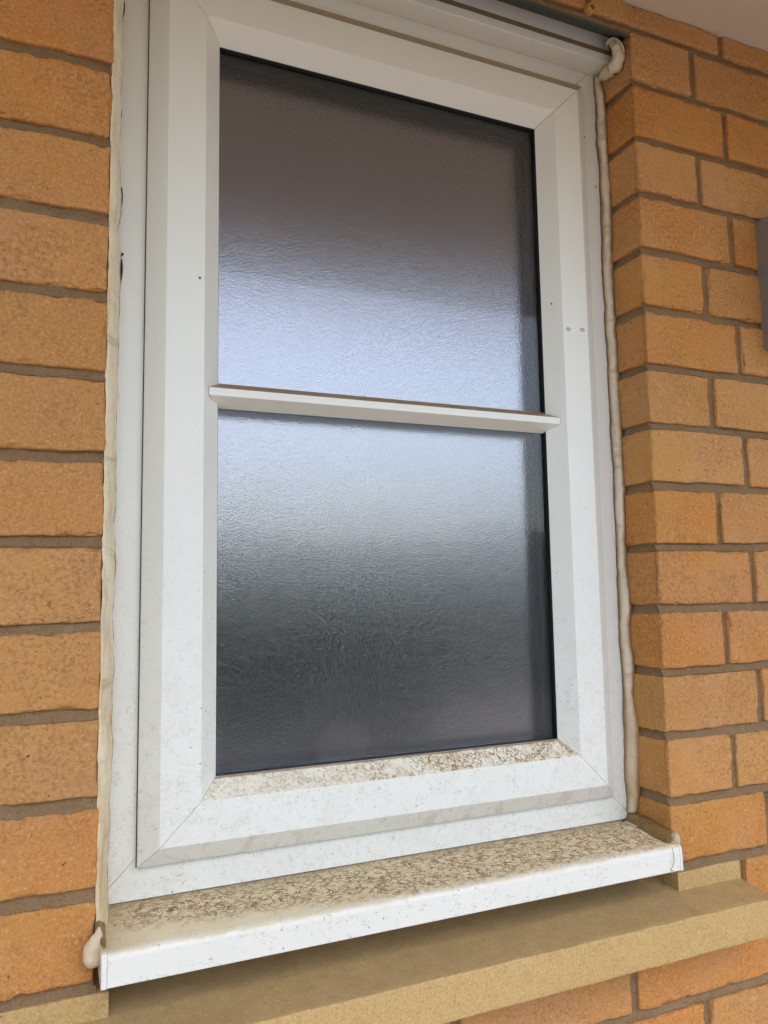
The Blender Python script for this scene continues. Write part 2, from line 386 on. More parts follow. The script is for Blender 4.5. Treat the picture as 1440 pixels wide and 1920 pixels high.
# mortar: one recessed sheet round the opening and back into its reveals
def mort_sheet(us, vs, fn, hole):
    base = len(BV); nu, nvv = len(us), len(vs)
    for u in us:
        for v in vs: BV.append(fn(u, v)); BT.append(0); BN.append(0)
    for i in range(nu - 1):
        for j in range(nvv - 1):
            cu, cv = (us[i] + us[i + 1]) / 2, (vs[j] + vs[j + 1]) / 2
            if hole(cu, cv): continue
            BF.append((base + i * nvv + j, base + (i + 1) * nvv + j, base + (i + 1) * nvv + j + 1, base + i * nvv + j + 1)); BM.append(1)
def mort_off(x, z, y=0):
    v = Vector((x, y, z))
    ph = ((z / CO + .5) % 1 - .5) * CO
    struck = .0036 + .0024 * max(-1, min(1, ph / .0045)) if abs(ph) < .0066 else .0050
    return struck + .0013 * noise.noise(v * 35) + .0014 * noise.noise(v * 110) + .0010 * noise.noise(v * 300)
def face_pt(x, z):
    o = mort_off(x, z)
    # keep the sheet's rim on the reveal line so both sheets meet
    return Vector((x, o, z))
us = sorted(set([X0, -.7, -.25] + [round(-.25 + .0035 * i, 5) for i in range(int(.25 / .0035))] + [0.0, W] + [round(W + .0035 * i, 5) for i in range(1, int(.36 / .0035))] + [.2, .4] + [1.0, 1.4, X1]))
us2 = sorted(set([X0, -.7, -.25] + [round(-.25 + .004 * i, 5) for i in range(int(1.25 / .004))] + [1.0, 1.4, X1]))
vs = [round(-.375 + .0035 * i, 5) for i in range(int(1.03 / .0035) + 1)] + [.660]
vs = sorted(set(vs))
mort_sheet(us, vs, face_pt, lambda x, z: 0 < x < W)
vtop = [.660 + .0036 * i for i in range(15)]
mort_sheet(us2, vtop, face_pt, lambda x, z: 0 < x < W and z < .664)
vs3 = [-1.5, -1.0, -.70] + [-.66 + .004 * i for i in range(int(.285 / .004) + 1)]
vs3 = sorted(set([v for v in vs3 if v < -.381] + [-.3805, -.378, -.375]))
mort_sheet(us2, vs3, face_pt, lambda x, z: -.10 < x < .733 and z > -.448 and (z < -.3795 or 0 < x < W))
for side in (0, 1):
    ysr = [0.0005] + [.0035 * i for i in range(1, 29)]
    def rp(y, z, side=side):
        o = mort_off(y * 3 + side * 5, z, .3) * .8
        yy = max(y, mort_off(0 if side == 0 else W, z)) if y < .004 else y
        return Vector((-o if side == 0 else W + o, yy, z))
    mort_sheet(ysr, vs, rp, lambda y, z: False)
wall = link('brick_wall', BV, BF, [M_BRICK, M_MORTAR], smooth=60, fmat=BM, attrs={'tint': BT, 'tone': BN})
tag(wall, 'orange buff brick wall with brown mortar round the white window', 'wall')

# ------------------------------------------------------------------ generic solids
def box_vf(x0, x1, y0, y1, z0, z1):
    v = [Vector(p) for p in ((x0, y0, z0), (x1, y0, z0), (x1, y1, z0), (x0, y1, z0), (x0, y0, z1), (x1, y0, z1), (x1, y1, z1), (x0, y1, z1))]
    f = [(0, 3, 2, 1), (4, 5, 6, 7), (0, 1, 5, 4), (1, 2, 6, 5), (2, 3, 7, 6), (3, 0, 4, 7)]
    return v, f
def join(parts):
    V, F = [], []
    for v, f in parts:
        b = len(V); V += v; F += [tuple(i + b for i in q) for q in f]
    return V, F
def bevel(o, w, seg=2):
    m = o.modifiers.new('bevel', 'BEVEL'); m.width = w; m.segments = seg; m.limit_method = 'ANGLE'; m.angle_limit = math.radians(25)
    m.harden_normals = False
    return o
def sweep_x(profile, x0, x1, nseg=1):
    """closed (y,z) profile extruded along x with end caps"""
    n = len(profile); V, F = [], []
    for s in range(nseg + 1):
        x = x0 + (x1 - x0) * s / nseg
        V += [Vector((x, p[0], p[1])) for p in profile]
    for s in range(nseg):
        for i in range(n):
            j = (i + 1) % n; F.append((s * n + i, s * n + j, (s + 1) * n + j, (s + 1) * n + i))
    F.append(tuple(range(n))); F.append(tuple(nseg * n + i for i in reversed(range(n))))
    return V, F
def rounded(pts, rads, n=5):
    """round the corners of a closed 2-D polygon"""
    out = []; N = len(pts)
    for i in range(N):
        p = Vector(pts[i]); a = Vector(pts[i - 1]); b = Vector(pts[(i + 1) % N]); r = rads[i]
        if r <= 0: out.append(tuple(p)); continue
        u = (a - p).normalized(); v = (b - p).normalized(); h = u.angle(v) / 2
        d = r / math.tan(h); d = min(d, (a - p).length * .48, (b - p).length * .48)
        s, e = p + u * d, p + v * d
        for k in range(n + 1):
            t = k / n; out.append(tuple((1 - t) ** 2 * s + 2 * t * (1 - t) * p + t * t * e))
    return out
def frame_members(x0, x1, z0, z1, profile, gap=.0003, mats_for=None, sides='LRBT'):
    """closed profile of (offset inwards, y) run round a rectangle, mitred at 45 degrees with a hairline at each mitre"""
    V, F, MI = [], [], []
    n = len(profile)
    for s in sides:
        b = len(V)
        for end in (0, 1):
            for (o, y) in profile:
                g = gap
                if s == 'L': V.append(Vector((x0 + o, y, (z0 + o + g) if end == 0 else (z1 - o - g))))
                if s == 'R': V.append(Vector((x1 - o, y, (z0 + o + g) if end == 0 else (z1 - o - g))))
                if s == 'B': V.append(Vector(((x0 + o + g) if end == 0 else (x1 - o - g), y, z0 + o)))
                if s == 'T': V.append(Vector(((x0 + o + g) if end == 0 else (x1 - o - g), y, z1 - o)))
        for i in range(n):
            j = (i + 1) % n
            f = (b + i, b + j, b + n + j, b + n + i)
            if s in 'BR': pass
            F.append(f); MI.append(mats_for(s, i) if mats_for else 0)
        F.append(tuple(b + i for i in range(n))); F.append(tuple(b + n + i for i in reversed(range(n)))); MI += [0, 0]
    return V, F, MI
def fix_normals(o):
    import bmesh
    bm = bmesh.new(); bm.from_mesh(o.data); bmesh.ops.recalc_face_normals(bm, faces=bm.faces); bm.to_mesh(o.data); bm.free()
    return o

# ------------------------------------------------------------------ window
FY, SY, GY = .066, .0466, .0722
win = empty('casement_window', (W / 2, .07, -.335))
tag(win, 'white plastic window with one dirty obscure glass casement', 'window')
V, F, MI = frame_members(.0005, W - .0005, -.334, .6665, rounded([(0, FY), (.060, FY), (.060, FY + .05), (0, FY + .05)], [.0006, .001, 0, 0], 2))
fr = fix_normals(link('outer_frame', V, F, M_UPVC, win, 30))
# sash: outer step, outer bevel, flat face, inner bevel (the glazing bead)
SX0, SX1, SZ0, SZ1 = .0396, .5985, -.3033, .6228
prof = rounded([(.004, FY + .003), (0, .0645), (0, .0600), (.0187, SY), (.0567, SY), (.0745, .0665), (.0745, .0685), (.060, .072)],
               [0, .0006, .0012, .0016, .0012, .0007, 0, 0], 3)
# which profile segments belong to the inner bevel
def is_bead(i):
    a = prof[i]; b = prof[(i + 1) % len(prof)]
    return min(a[0], b[0]) > .0560 and max(a[1], b[1]) < .0668 and abs(a[1] - b[1]) > .0008
V, F, MI = frame_members(SX0, SX1, SZ0, SZ1, prof, mats_for=lambda s, i: 1 if (s == 'B' and is_bead(i)) else 0)
sash = fix_normals(link('sash', V, F, [M_UPVC, M_BEAD], win, 30, fmat=MI))
GX0, GX1, GZ0, GZ1 = SX0 + .0745, SX1 - .0745, SZ0 + .0745, SZ1 - .0745
V, F, MI = frame_members(GX0 - .004, GX1 + .004, GZ0 - .004, GZ1 + .004, [(0, .0668), (.0043, .0668), (.0043, .0720), (0, .0720)], 0)
fix_normals(link('gasket', V, F, M_RUBBER, win))
V, F = box_vf(GX0 - .012, GX1 + .012, GY, GY + .004, GZ0 - .012, GZ1 + .012)
glass = link('glass_pane', V, F, [M_GLASS, M_GTEX], win, None, fmat=[0, 0, 0, 0, 1, 0])
V, F = box_vf(GX0 - .012, GX1 + .012, .0922, .0962, GZ0 - .012, GZ1 + .012)
link('inner_pane', V, F, M_LOWE, win, None)
V, F, MI = frame_members(GX0 - .012, GX1 + .012, GZ0 - .012, GZ1 + .012, [(0, .0764), (.0125, .0764), (.0125, .0920), (0, .0920)], 0)
fix_normals(link('spacer_bar', V, F, M_SPACER, win, 30))
V, F, MI = frame_members(SX0 + .03, SX1 - .03, SZ0 + .03, SZ1 - .03, [(0, .0966), (.038, .0966), (.038, .115), (0, .115)], 0)
fix_normals(link('inner_frame', V, F, M_RUBBER, win, 30))
V, F, MI = frame_members(SX0 - .0007, SX1 + .0007, SZ0 - .0004, SZ1 + .0007, [(0, .0636), (.006, .0636), (.006, .0659), (0, .0659)], 0)
fix_normals(link('weather_seal', V, F, M_DARK, win))  # dark seal strip, put in to draw the shadow line at the sash edge
# glazing bar stuck across the pane
bx0, bx1, ex0, ex1 = .10215, .53426, .1155, .5226
v = [Vector(p) for p in ((bx0, .0508, .1543), (bx1, .0508, .1543), (bx1, .0508, .1627), (bx0, .0508, .1627),
                         (ex0, .0720, .1455), (ex1, .0720, .1455), (ex1, .0720, .1728), (ex0, .0720, .1728))]
bar = fix_normals(link('glazing_bar', v, [(0, 1, 2, 3), (4, 7, 6, 5), (0, 4, 5, 1), (3, 2, 6, 7), (0, 3, 7, 4), (1, 5, 6, 2)], M_UPVC, win, 30))
bevel(bar, .0005, 2)
# head trim: drip nose, dusty ledge and upstand under the lintel
pr = rounded([(.0655, .6485), (.0350, .6445), (.0335, .6450), (.0335, .6560), (.0385, .6675), (.0385, .700), (.0655, .700)], [0, 0, .0008, .001, .001, 0, 0], 2)
V, F = sweep_x(pr, .002, W - .003)
fix_normals(link('head_trim', V, F, M_UPVC, win, 30))
# old marks on the paint: black flecks and two bits of tape glue
def disc(name, c, rx, rz, mat, parent, y_off=.0004, n=14, seed=1):
    rr = random.Random(seed); V = []
    for lay, yo in ((0, 0.0), (1, -y_off)):
        for i in range(n):
            a = 2 * math.pi * i / n; k = rr.uniform(.75, 1.15) if lay == 0 else None
            if lay == 0: ks.append(k) if i else ks.__setitem__(slice(None), [k])
            s = (1.0 if lay == 0 else .8) * ks[i]
            V.append(Vector((c[0] + math.cos(a) * rx * s, c[1] + yo, c[2] + math.sin(a) * rz * s)))
    F = [(i, (i + 1) % n, n + (i + 1) % n, n + i) for i in range(n)] + [tuple(range(n, 2 * n)), tuple(reversed(range(n)))]
    return fix_normals(link(name, V, F, mat, parent))
ks = [1]
for i, (px, py, y, r) in enumerate(((1095, 257, FY, .0014), (1117, 350, FY, .0011), (1098, 527, FY, .0007), (1101, 541, FY, .0009), (375, 521, SY, .0012))):
    p = P2(px, py, y - .0001); disc('fleck', p, r, r * 1.5, M_DARK if i < 4 else M_SPACER, win, seed=i)
p = P2(1033, 570, .0540); disc('fleck', p + Vector((0, -.001, 0)), .0011, .0017, M_DARK, win, seed=9)
M_GLUE = plain('tape_glue', (.55, .52, .40), .6, var=.2, scale=300)
for px, py in ((1066, 617), (1092, 618)):
    disc('tape_residue', P2(px, py, SY - .0001), .0038, .0028, M_GLUE, win, .00025, 10, px)
child_fix(win)

# ------------------------------------------------------------------ plastic sill
sill = empty('window_sill', (W / 2, 0, -.364))
tag(sill, 'white plastic window sill under the frame, stained with brown algae', 'window sill')
prof_s = rounded([(.085, -.3345), (-.0300, -.3372), (-.0308, -.3640), (-.0285, -.3642), (-.0275, -.3425), (.085, -.3405)], [0, .0078, .0008, .0006, .002, 0], 8)
V, F = sweep_x(prof_s, .0086, .6128, 1)
fix_normals(link('sill_board', V, F, M_SILL, sill, 35))
capp = rounded([(.060, -.3338), (-.0302, -.3362), (-.0315, -.3640), (-.0285, -.3655), (.060, -.3655)], [0, .0078, .0012, .002, 0], 6)
for a, b in ((.0038, .0084), (.6130, .6168)):
    V, F = sweep_x(capp, a, b); bevel(fix_normals(link('end_cap', V, F, M_SILL, sill, 35)), .0007, 2)
child_fix(sill)

# ------------------------------------------------------------------ stone sill
def stone_block(pts, x0, x1, step=.006):
    """profile with fine steps along x so that the arris can be uneven"""
    n = max(2, int((x1 - x0) / step)); V, F = sweep_x(pts, x0, x1, n)
    for v in V:
        q = nv(v, 30, .3); q2 = nv(v, 140, .9)
        v += q * .0007 + q2 * .0004
    return V, F
def dense(poly, step=.006):
    out = []
    for i in range(len(poly)):
        a, b = Vector(poly[i]), Vector(poly[(i + 1) % len(poly)]); n = max(1, int((b - a).length / step))
        out += [tuple(a + (b - a) * k / n) for k in range(n)]
    return out
st = empty('stone_sill', (W / 2, 0, -.45))
tag(st, 'sand coloured cast stone sill projecting below the plastic one', 'stone sill')
pts = dense(rounded([(.09, -.3860), (0.0, -.3998), (-.0470, -.4085), (-.0475, -.4488), (.09, -.4488)], [0, .002, .0022, .0018, 0], 3))
V, F = stone_block(pts, -.100, .7338)
fix_normals(link('weathered_slab', V, F, M_STONE, st, 50))
for a, b in ((-.100, .0122), (.6362, .7338)):
    pts = dense(rounded([(.09, -.3795), (-.0012, -.3795), (-.0012, -.405), (.09, -.405)], [0, .0018, 0, 0], 3))
    V, F = stone_block(pts, a, b)
    fix_normals(link('stooling', V, F, M_STONE, st, 50))
child_fix(st)

# ------------------------------------------------------------------ sealant
def interp(tab, t):
    if t <= tab[0][0]: return tab[0][1]
    for (a, va), (b, vb) in zip(tab, tab[1:]):
        if t <= b:
            k = (t - a) / (b - a); k = k * k * (3 - 2 * k); return va + (vb - va) * k
    return tab[-1][1]
def p_z(A): return A.z * 38 + A.y * 50
def ribbon(name, secs, mat, parent=None, n=14, efn=lambda t: abs(2 * t - 1)):
    """secs: list of (A, B, bulge vector); closed cross section bulging from A to B"""
    V, F, E = [], [], []
    m = n + 1
    for A, B, bl in secs:
        for i in range(n + 1):
            t = i / n; s = math.sin(math.pi * t) ** .75 if 0 < t < 1 else 0
            lump_ = 1 + .30 * noise.noise(Vector((p_z(A), 0, 3)))
            p = A.lerp(B, t) + bl * s * lump_
            q = nv(p, 60, .2); q2 = nv(p, 170, .6)
            V.append(p + q * .0010 + q2 * .0005); E.append(efn(t))
    for k in range(len(secs) - 1):
        for i in range(n): F.append((k * m + i, k * m + i + 1, (k + 1) * m + i + 1, (k + 1) * m + i))
        F.append((k * m + n, k * m, (k + 1) * m, (k + 1) * m + n))
    F.append(tuple(range(m))); F.append(tuple((len(secs) - 1) * m + i for i in reversed(range(m))))
    return fix_normals(link(name, V, F, mat, parent, 70, attrs={'edge': E}))
# left bead
L_R = [(0, 226), (60, 224), (121, 222), (194, 222), (260, 219.5), (312, 218), (347, 222), (410, 222), (451, 217), (486, 220), (560, 220), (642, 218), (740, 215), (860, 213), (930, 213.5), (1000, 208), (1030, 212),
       (1062, 214), (1094, 211), (1146, 208), (1219, 210), (1302, 206), (1396, 207), (1500, 202), (1633, 197), (1690, 199)]
secs = []
py = -60.0
while py < 1706:
    B = P2(interp(L_R, py), py, FY - .0004); zz = B.z
    k = (zz / CO) % 1.0; dj = min(k, 1 - k)       # smears out over the brick edge at each joint
    lip = -.0008 + .0006 * (math.cos(math.pi * min(1, dj / .35)) * .5 + .5) + .0006 * noise.noise(Vector((0, 0, zz * 22)))
    A = Vector((-.0004 - lip, .0030 - lip * .6, zz))
    secs.append((A, B, Vector((.0050 + .0012 * noise.noise(Vector((3, 1, zz * 40))), -.0062, 0)))); py += 5
lb = ribbon('sealant_bead', secs, M_SEAL_L, None, 28, lambda t: max(.12, 1 - abs(t - .64) / .12) if t < .96 else .85)
tag(lb, 'wavy cream sealant bead between the left brick edge and the frame', 'sealant')
for a, b, cx in ((200, 246, 224.5), (352, 420, 226), (474, 484, 227.5), (486, 552, 226), (2, 50, 230)):
    V = []; n = 8
    for lay in (0, 1):
        for i in range(n + 1):
            t = i / n; w = .0014 * math.sin(math.pi * min(1, t * 1.2 + .12)) * (1 - t * .6) + .0001
            p = P2(cx + 2.0 - 2.2 * t + 1.0 * math.sin(t * 5), a + (b - a) * t, FY - .0010)
            yo = 0 if lay == 0 else -.0006
            V.append(p + Vector((-w, yo, 0))); V.append(p + Vector((w * .8, yo, 0)))
    m = 2 * (n + 1); F = []
    for i in range(n):
        q = 2 * i; F += [(q, q + 1, q + 3, q + 2), (m + q, m + q + 2, m + q + 3, m + q + 1), (q, q + 2, m + q + 2, m + q), (q + 1, m + q + 1, m + q + 3, q + 3)]
    F += [(0, m, m + 1, 1), (2 * n, 2 * n + 1, m + 2 * n + 1, m + 2 * n)]
    fix_normals(link('split', V, F, M_DARK, lb))
# right bead
RL = [(150, 1112), (208, 1116), (260, 1117), (336, 1124), (480, 1127), (590, 1133), (700, 1139), (794, 1143), (919, 1150), (1028, 1155), (1169, 1159), (1294, 1167), (1433, 1170), (1530, 1175)]
RR = [(150, 1129), (189, 1136), (269, 1141), (397, 1148), (480, 1150), (590, 1155), (700, 1161), (809, 1167), (922, 1173), (1028, 1175), (1137, 1184), (1175, 1183), (1256, 1190), (1300, 1190), (1367, 1198), (1450, 1200), (1513, 1198), (1530, 1194)]
secs = []; py = 146.0
while py < 1526:
    A = P2(interp(RL, py), py, FY - .0004); d = P2(interp(RR, py), py, 0) - CAM
    tt = (W + .0006 - CAM.x) / d.x; B = CAM + d * tt
    if B.y > FY: B.y = FY
    B.z = A.z
    k = (A.z / CO) % 1.0; dj = min(k, 1 - k); jb = max(0, 1 - dj / .10)
    B.y -= .0015 * jb
    secs.append((A, B, Vector((-.0034, -.0032, 0)) * (1 + .25 * noise.noise(Vector((7, 2, A.z * 30)))))); py += 5
rb = ribbon('sealant_bead', secs, M_SEAL_R)
tag(rb, 'tall pale sealant bead between the frame and the right brick reveal', 'sealant')
# sealant along the sill's right end: brown fillet ending in a pale knob
def on_plane(px, py, axis, val):
    d = R_ * ((px - 720) / 1444.23) + U_ * (-(py - 960) / 1444.23) + _f
    return CAM + d * ((val - CAM[axis]) / d[axis])
def along(tab, t):
    f = t * (len(tab) - 1); i = min(int(f), len(tab) - 2); k = f - i
    return tab[i][0] + (tab[i + 1][0] - tab[i][0]) * k, tab[i][1] + (tab[i + 1][1] - tab[i][1]) * k
secs = []
LO = [(1172, 1540), (1189, 1550), (1207, 1560), (1231, 1574), (1250, 1582), (1258, 1583)]
UP = [(1188, 1519), (1208, 1528), (1231, 1539), (1248, 1550), (1260, 1557), (1266, 1566)]
for i in range(26):
    t = i / 25; p = along(LO, t); q = along(UP, t)
    A = on_plane(p[0], p[1], 2, -.3362 - .0012 * t); B = on_plane(q[0], q[1], 0, W + .0010)
    secs.append((A, B, Vector((-.0022, -.001, .0030))))
sr = ribbon('sill_sealant', secs, M_SEAL_D)
tag(sr, 'brown stained sealant fillet at the right end of the plastic sill', 'sealant')
def lump(name, c, r, mat, parent, squash=(1, 1, 1), seed=0, nz=14, nt=20, amp=.18):
    V, F, E = [], [], []
    for i in range(nz + 1):
        a = math.pi * i / nz
        for j in range(nt):
            b = 2 * math.pi * j / nt
            d = Vector((math.sin(a) * math.cos(b), math.sin(a) * math.sin(b), math.cos(a)))
            k = 1 + amp * noise.noise(d * 1.6 + Vector((seed, 0, 0)))
            V.append(Vector(c) + Vector((d.x * r * squash[0], d.y * r * squash[1], d.z * r * squash[2])) * k); E.append(.0)
    for i in range(nz):
        for j in range(nt):
            j2 = (j + 1) % nt; F.append((i * nt + j, i * nt + j2, (i + 1) * nt + j2, (i + 1) * nt + j))
    return fix_normals(link(name, V, F, mat, parent, 80, attrs={'edge': E}))
lump('knob', P2(1266, 1573, -.014), .0062, M_SEAL_W, sr, (.85, .9, 1.25), 3)
# left end of the sill: fillet and a big squeezed-out blob on the brick
secs = []
LA = [(191, 1693, .058), (184, 1702, .035), (180, 1716, .012), (179, 1736, -.002), (183, 1756, -.010), (190, 1772, -.016)]
LB = [(201, 1699, .064), (198, 1710, .045), (197, 1728, .022), (198, 1748, .000), (199, 1764, -.016), (199, 1778, -.028)]
for i in range(22):
    t = i / 21; p = along(LA, t); q = along(LB, t); f = t * 5; k = min(int(f), 4); f -= k
    A = P2(p[0], p[1], LA[k][2] * (1 - f) + LA[k + 1][2] * f); B = P2(q[0], q[1], LB[k][2] * (1 - f) + LB[k + 1][2] * f)
    secs.append((A, B, Vector((.0004, -.0022, .0012))))
slb = ribbon('sill_sealant', secs, M_SEAL_D)
tag(slb, 'tan sealant at the left end of the sill with a squeezed out blob', 'sealant')
def tube_path(name, path, mat, parent=None, nt=16, edge=0.0, flat=None):
    V, F, E = [], [], []
    for k, (p, r) in enumerate(path):
        a = path[max(0, k - 1)][0]; b = path[min(len(path) - 1, k + 1)][0]; d = (b - a).normalized()
        ref = Vector((0, 1, 0)); u = d.cross(ref)
        if u.length < .05: u = d.cross(Vector((1, 0, 0)))
        u.normalize(); w = u.cross(d)
        for j in range(nt):
            an = 2 * math.pi * j / nt; q = u * math.cos(an) * r + w * math.sin(an) * r * (flat or 1)
            kk = 1 + .22 * noise.noise((p + q) * 160)
            V.append(p + q * kk); E.append(edge + .35 * abs(math.cos(an)) ** 3)
    n = len(path)
    for k in range(n - 1):
        for j in range(nt):
            j2 = (j + 1) % nt; F.append((k * nt + j, k * nt + j2, (k + 1) * nt + j2, (k + 1) * nt + j))
    F.append(tuple(range(nt))); F.append(tuple((n - 1) * nt + j for j in reversed(range(nt))))
    return fix_normals(link(name, V, F, mat, parent, 80, attrs={'edge': E}))
def spline(pts, n=8):
    """Catmull-Rom through (Vector, radius)"""
    out = []; N = len(pts)
    for i in range(N - 1):
        p0, p1, p2, p3 = pts[max(0, i - 1)], pts[i], pts[i + 1], pts[min(N - 1, i + 2)]
        for k in range(n):
            t = k / n
            def cr(a, b, c, d): return .5 * ((2 * b) + (c - a) * t + (2 * a - 5 * b + 4 * c - d) * t * t + (3 * b - a - 3 * c + d) * t ** 3)
            out.append((cr(p0[0], p1[0], p2[0], p3[0]), cr(p0[1], p1[1], p2[1], p3[1])))
    out.append(pts[-1]); return out
bl = spline([(P2(186, 1738, -.012), .0010), (P2(184, 1750, -.012), .0030), (P2(180, 1764, -.011), .0060), (P2(176, 1780, -.010), .0084), (P2(175, 1794, -.010), .0088), (P2(175, 1804, -.010), .0072), (P2(175, 1811, -.009), .0042), (P2(175, 1814, -.009), .0008)])
tube_path('blob', bl, M_SEAL_W, slb, 28, flat=.8)
# top right: thick smear round the end of the head trim
tr = spline([(P2(1144, 78, .026), .0030), (P2(1149, 80, .022), .0065), (P2(1157, 88, .016), .0080), (P2(1160, 102, .015), .0084), (P2(1158, 116, .017), .0086), (P2(1150, 128, .024), .0088), (P2(1140, 136, .036), .0082), (P2(1131, 143, .048), .0060), (P2(1124, 150, .056), .0030)])
ts = tube_path('sealant_smear', tr, M_SEAL_W, None, 18, .15, flat=.75)
tag(ts, 'thick curled sealant smear at the top right corner of the window', 'sealant')
tube_path('ridge', spline([(P2(1137, 88, .030), .0010), (P2(1140, 78, .024), .0016), (P2(1150, 72, .018), .0018), (P2(1162, 78, .010), .0014), (P2(1169, 92, .006), .0010), (P2(1170, 100, .006), .0005)]), M_SEAL, ts, 8)
child = None

# ------------------------------------------------------------------ lintel, plug, soffit, wall fitting
V, F = sweep_x([(.0012, .6605), (.0012, .6640), (.0385, .6905), (.0385, .6870)], .0, W - .001, 1)
li = link('steel_lintel', V, F, M_LINTEL, None, 30); fix_normals(li)
tag(li, 'dark green-grey steel lintel edge above the window head', 'lintel')
# bits of mortar hanging over the lintel
pc = P2(1107, 16, -.004)
V, F = [], []
for lay, (r, y) in enumerate(((.0066, .012), (.0066, -.0005), (.0072, -.004), (.0058, -.0085), (.0040, -.0085), (.0034, .004))):
    for j in range(6):
        a = math.pi / 3 * j + .35; V.append(Vector((pc.x + math.cos(a) * r, y, pc.z + math.sin(a) * r * 1.08)))
for l_ in range(5):
    for j in range(6):
        j2 = (j + 1) % 6; F.append((l_ * 6 + j, l_ * 6 + j2, (l_ + 1) * 6 + j2, (l_ + 1) * 6 + j))
F.append(tuple(range(30, 36)))
pl = link('wall_plug', V, F, M_PLUG, None, 30); bevel(fix_normals(pl), .0006, 2)
tag(pl, 'small orange hexagonal plastic plug stuck in the mortar above the lintel', 'wall plug')
SO = .7105; SD = .85
pts = [(.02, SO + .0005), (-SD, SO + .0005), (-SD, SO + .02), (.02, SO + .02)]
sof = empty('eaves_soffit', (W / 2, -SD / 2, SO)); tag(sof, 'cream soffit board running out over the top right brickwork', 'soffit')
V, F = join([box_vf(-2.5, 3.2, -SD, .02, SO, SO + .012)])
link('soffit_panel', V, F, M_SOFFIT, sof, None)
V, F = box_vf(-2.5, 3.2, -SD + .001, 2.6, SO + .07, SO + .12)
link('light_block_slab', V, F, M_ROOM, sof, None)  # unseen slab added to stop sunlight leaking in from above
V, F = box_vf(-2.5, 3.2, -SD - .018, -SD - .0005, SO - .012, SO + .20)
link('fascia', V, F, M_SOFFIT, sof, None)
n = 16; V = []; F = []
for x in (-2.5, 3.2):
    for rr_, sgn in ((.056, 1), (.052, -1)):
        for i in range(n + 1):
            a = math.pi * (i / n) ; a = a if sgn > 0 else math.pi - a
            V.append(Vector((x, -SD - .080 - math.cos(a) * rr_, SO + .12 - math.sin(a) * rr_)))
m = 2 * (n + 1)
for i in range(m): F.append((i, (i + 1) % m, m + (i + 1) % m, m + i))
F += [tuple(range(m)), tuple(reversed(range(m, 2 * m)))]
fix_normals(link('gutter', V, F, M_RUBBER, sof, 40))
child_fix(sof)
# metal fitting at the right edge
bx = empty('wall_light', (.90, 0, .265)); tag(bx, 'flat brushed metal wall light housing on the bricks right of the window', 'wall light')
V, F = box_vf(.8335, .965, -.062, .0035, .2660, .4470); bevel(link('housing', V, F, M_METAL, bx, 30), .0015, 2)
V, F = box_vf(.845, .954, -.066, -.0615, .2780, .4350); bevel(link('diffuser', V, F, M_SOFFIT, bx, 30), .003, 2)
child_fix(bx)
# a dry hair clinging to the sill's front edge
hp = [(P2(1260, 1590, -.0325), .00028), (P2(1263, 1600, -.0325), .00028), (P2(1264, 1612, -.0325), .00028), (P2(1262, 1624, -.0325), .00028), (P2(1258, 1631, -.0325), .00028), (P2(1263, 1633, -.0325), .00028)]
h = tube_path('dry_hair', spline(hp, 6), M_HAIR, None, 6); tag(h, 'thin curved brown hair stuck to the right end of the plastic sill front', 'hair')

# ------------------------------------------------------------------ behind the glass and behind the camera
V, F = box_vf(-.6, 1.25, .117, 2.4, -1.2, 1.0); F = [f for i, f in enumerate(F)]
room = link('room', V, F[:2] + F[3:], M_ROOM, None, None); tag(room, kind='structure')
# closing collar between brickwork and room
V, F, MI = frame_members(-.6, 1.25, -1.2, 1.0, [(0, .116), (.62, .116), (.62, .1165), (0, .1165)], 0)
V, F = join([box_vf(-.6, .02, .1155, .1165, -1.2, 1.0), box_vf(W - .02, 1.25, .1155, .1165, -1.2, 1.0), box_vf(.02, W - .02, .1155, .1165, -1.2, -.30), box_vf(.02, W - .02, .1155, .1165, .62, 1.0)])
tag(link('inner_wall', V, F, M_ROOM, None, None), kind='structure')
V, F = join([box_vf(X0, -.0065, .1005, .112, -1.5, SO), box_vf(W + .0065, X1, .1005, .112, -1.5, SO), box_vf(-.006, W + .006, .095, .112, -1.5, -.39), box_vf(-.006, W + .006, .0405, .112, .668, SO)])
tag(link('wall_core', V, F, M_ROOM, None, None), kind='structure')  # unseen backing panels, added to keep light out behind the bricks
t = NT('paving'); cc = t.mix(t.noise(1.2, 5, .6), (.20, .18, .165), (.275, .25, .23)); M_PAVE = t.fin(cc, .9, t.bump(t.noise(40, 4), .004, .5), .2)
t = NT('lawn'); cc = t.mix(t.noise(3, 5, .7), (.065, .08, .035), (.10, .115, .06)); M_LAWN = t.fin(cc, .95, t.bump(t.noise(60, 4), .02, .8), .1)
GZ = -1.5
link('ground', [Vector(p) for p in ((-150, -150, GZ), (150, -150, GZ), (150, 150, GZ), (-150, 150, GZ))], [(0, 1, 2, 3)], M_LAWN, None, None)['kind'] = 'structure'
V, F = box_vf(-14, 20, -8.4, -.002, GZ - .05, GZ + .02); link('patio', V, F, M_PAVE, None, None)['kind'] = 'structure'
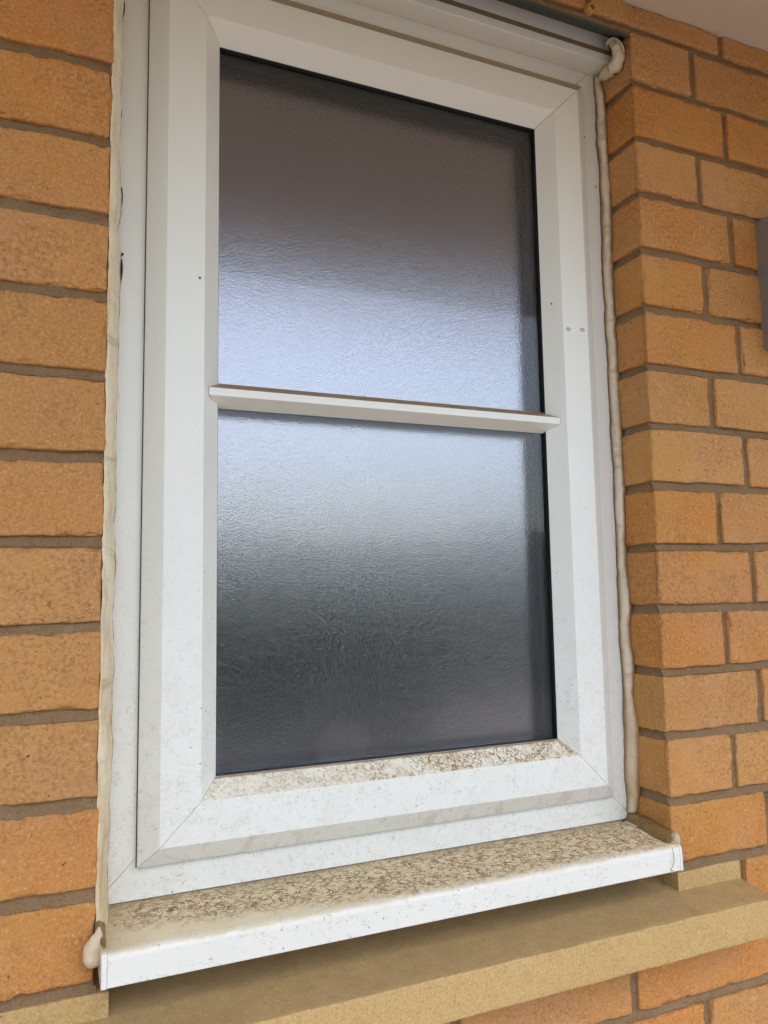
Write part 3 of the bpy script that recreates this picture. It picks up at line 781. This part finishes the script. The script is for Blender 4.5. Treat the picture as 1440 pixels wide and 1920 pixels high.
# hedge across the garden, seen only as the dark band mirrored in the glass
t = NT('hedge_leaf'); cc = t.mix(t.noise(14, 3, .6), (.035, .06, .022), (.085, .115, .045)); M_LEAF = t.fin(cc, .6, None, .3)
def hedge(name, x0, x1, y0, y1, h, label, seed):
    rr = random.Random(seed); V, F = [], []
    bv, bf = box_vf(x0 + .15, x1 - .15, y0 + .15, y1 - .15, GZ, GZ + h - .18); V += bv; F += bf
    for _ in range(9000):
        x = rr.uniform(x0, x1); top = h + .22 * noise.noise(Vector((x * .7, seed, 0))) + .08 * noise.noise(Vector((x * 3, seed, 4)))
        z = GZ + top * rr.random() ** .7; y = y1 + .25 * noise.noise(Vector((x, z * 1.3, seed))) + rr.uniform(-.12, .05) if rr.random() < .75 else rr.uniform(y0, y1)
        if y < y1 - .3: z = GZ + top + rr.uniform(-.1, .05)
        c = Vector((x, y, z)); a = Vector((rr.gauss(0, 1), rr.gauss(0, 1), rr.gauss(0, 1))).normalized(); b = a.orthogonal().normalized(); s = rr.uniform(.03, .075)
        i = len(V); V += [c - a * s, c + b * s * .5, c + a * s, c - b * s * .5]; F.append((i, i + 1, i + 2, i + 3))
    o = link(name, V, F, M_LEAF, None, None); tag(o, label, 'hedge'); return o
hedge('garden_hedge', -14, 6, -10.2, -9.0, 2.15, 'dark clipped garden hedge mirrored low in the window glass', 2)
hedge('garden_hedge', 6.3, 26, -10.8, -9.4, 2.35, 'taller dark hedge mirrored at the right of the window glass', 5)
# pots with shrubs added out of view, to mirror soft patches into the pane
M_POT = plain('pale_pot', (.62, .60, .54), .8, var=.2, scale=12)
def potted(x, y, pr_, ph_, fr_, label, seed):
    rr = random.Random(seed); root = empty('reflection_shrub', (x, y, GZ + .02)); tag(root, label, 'plant pot', 'pots added behind the camera for their reflection')
    V, F = [], []; n = 28; prof_ = [(0, 0), (.68, 0), (.72, .03), (.95, .80), (1.04, .82), (1.05, .98), (1.0, 1.0), (.90, .98), (.86, .85), (0, .84)]
    for r, z in prof_:
        for j in range(n):
            a = 2 * math.pi * j / n; V.append(Vector((x + math.cos(a) * r * pr_, y + math.sin(a) * r * pr_, GZ + .02 + z * ph_)))
    for i in range(len(prof_) - 1):
        for j in range(n):
            j2 = (j + 1) % n; F.append((i * n + j, i * n + j2, (i + 1) * n + j2, (i + 1) * n + j))
    fix_normals(link('pot', V, F, M_POT, root, 40))
    V, F = [], []; cz = GZ + ph_ + fr_ * .75
    for _ in range(2600):
        d = Vector((rr.gauss(0, 1), rr.gauss(0, 1), rr.gauss(0, 1))).normalized(); k = (1 + .28 * noise.noise(d * 2.2 + Vector((seed, 0, 0)))) * rr.uniform(.55, 1.0) ** .5
        c = Vector((x, y, cz)) + d * fr_ * k; c.z = max(c.z, GZ + ph_ * .9)
        a = Vector((rr.gauss(0, 1), rr.gauss(0, 1), rr.gauss(0, 1))).normalized(); b = a.orthogonal().normalized(); s = rr.uniform(.018, .045)
        i = len(V); V += [c - a * s, c + b * s * .5, c + a * s, c - b * s * .5]; F.append((i, i + 1, i + 2, i + 3))
    link('foliage', V, F, M_LEAF, root, None)
    child_fix(root)
potted(1.12, -4.5, .24, .46, .36, 'pale round pot with a low shrub, added for its reflection at lower left of the pane', 3)
potted(2.42, -4.6, .20, .36, .30, 'smallest pale pot, added for its reflection low in the middle of the pane', 4)
potted(1.85, -5.4, .26, .42, .62, 'pot with a tall bushy green shrub, added for its reflection above the other pots', 6)
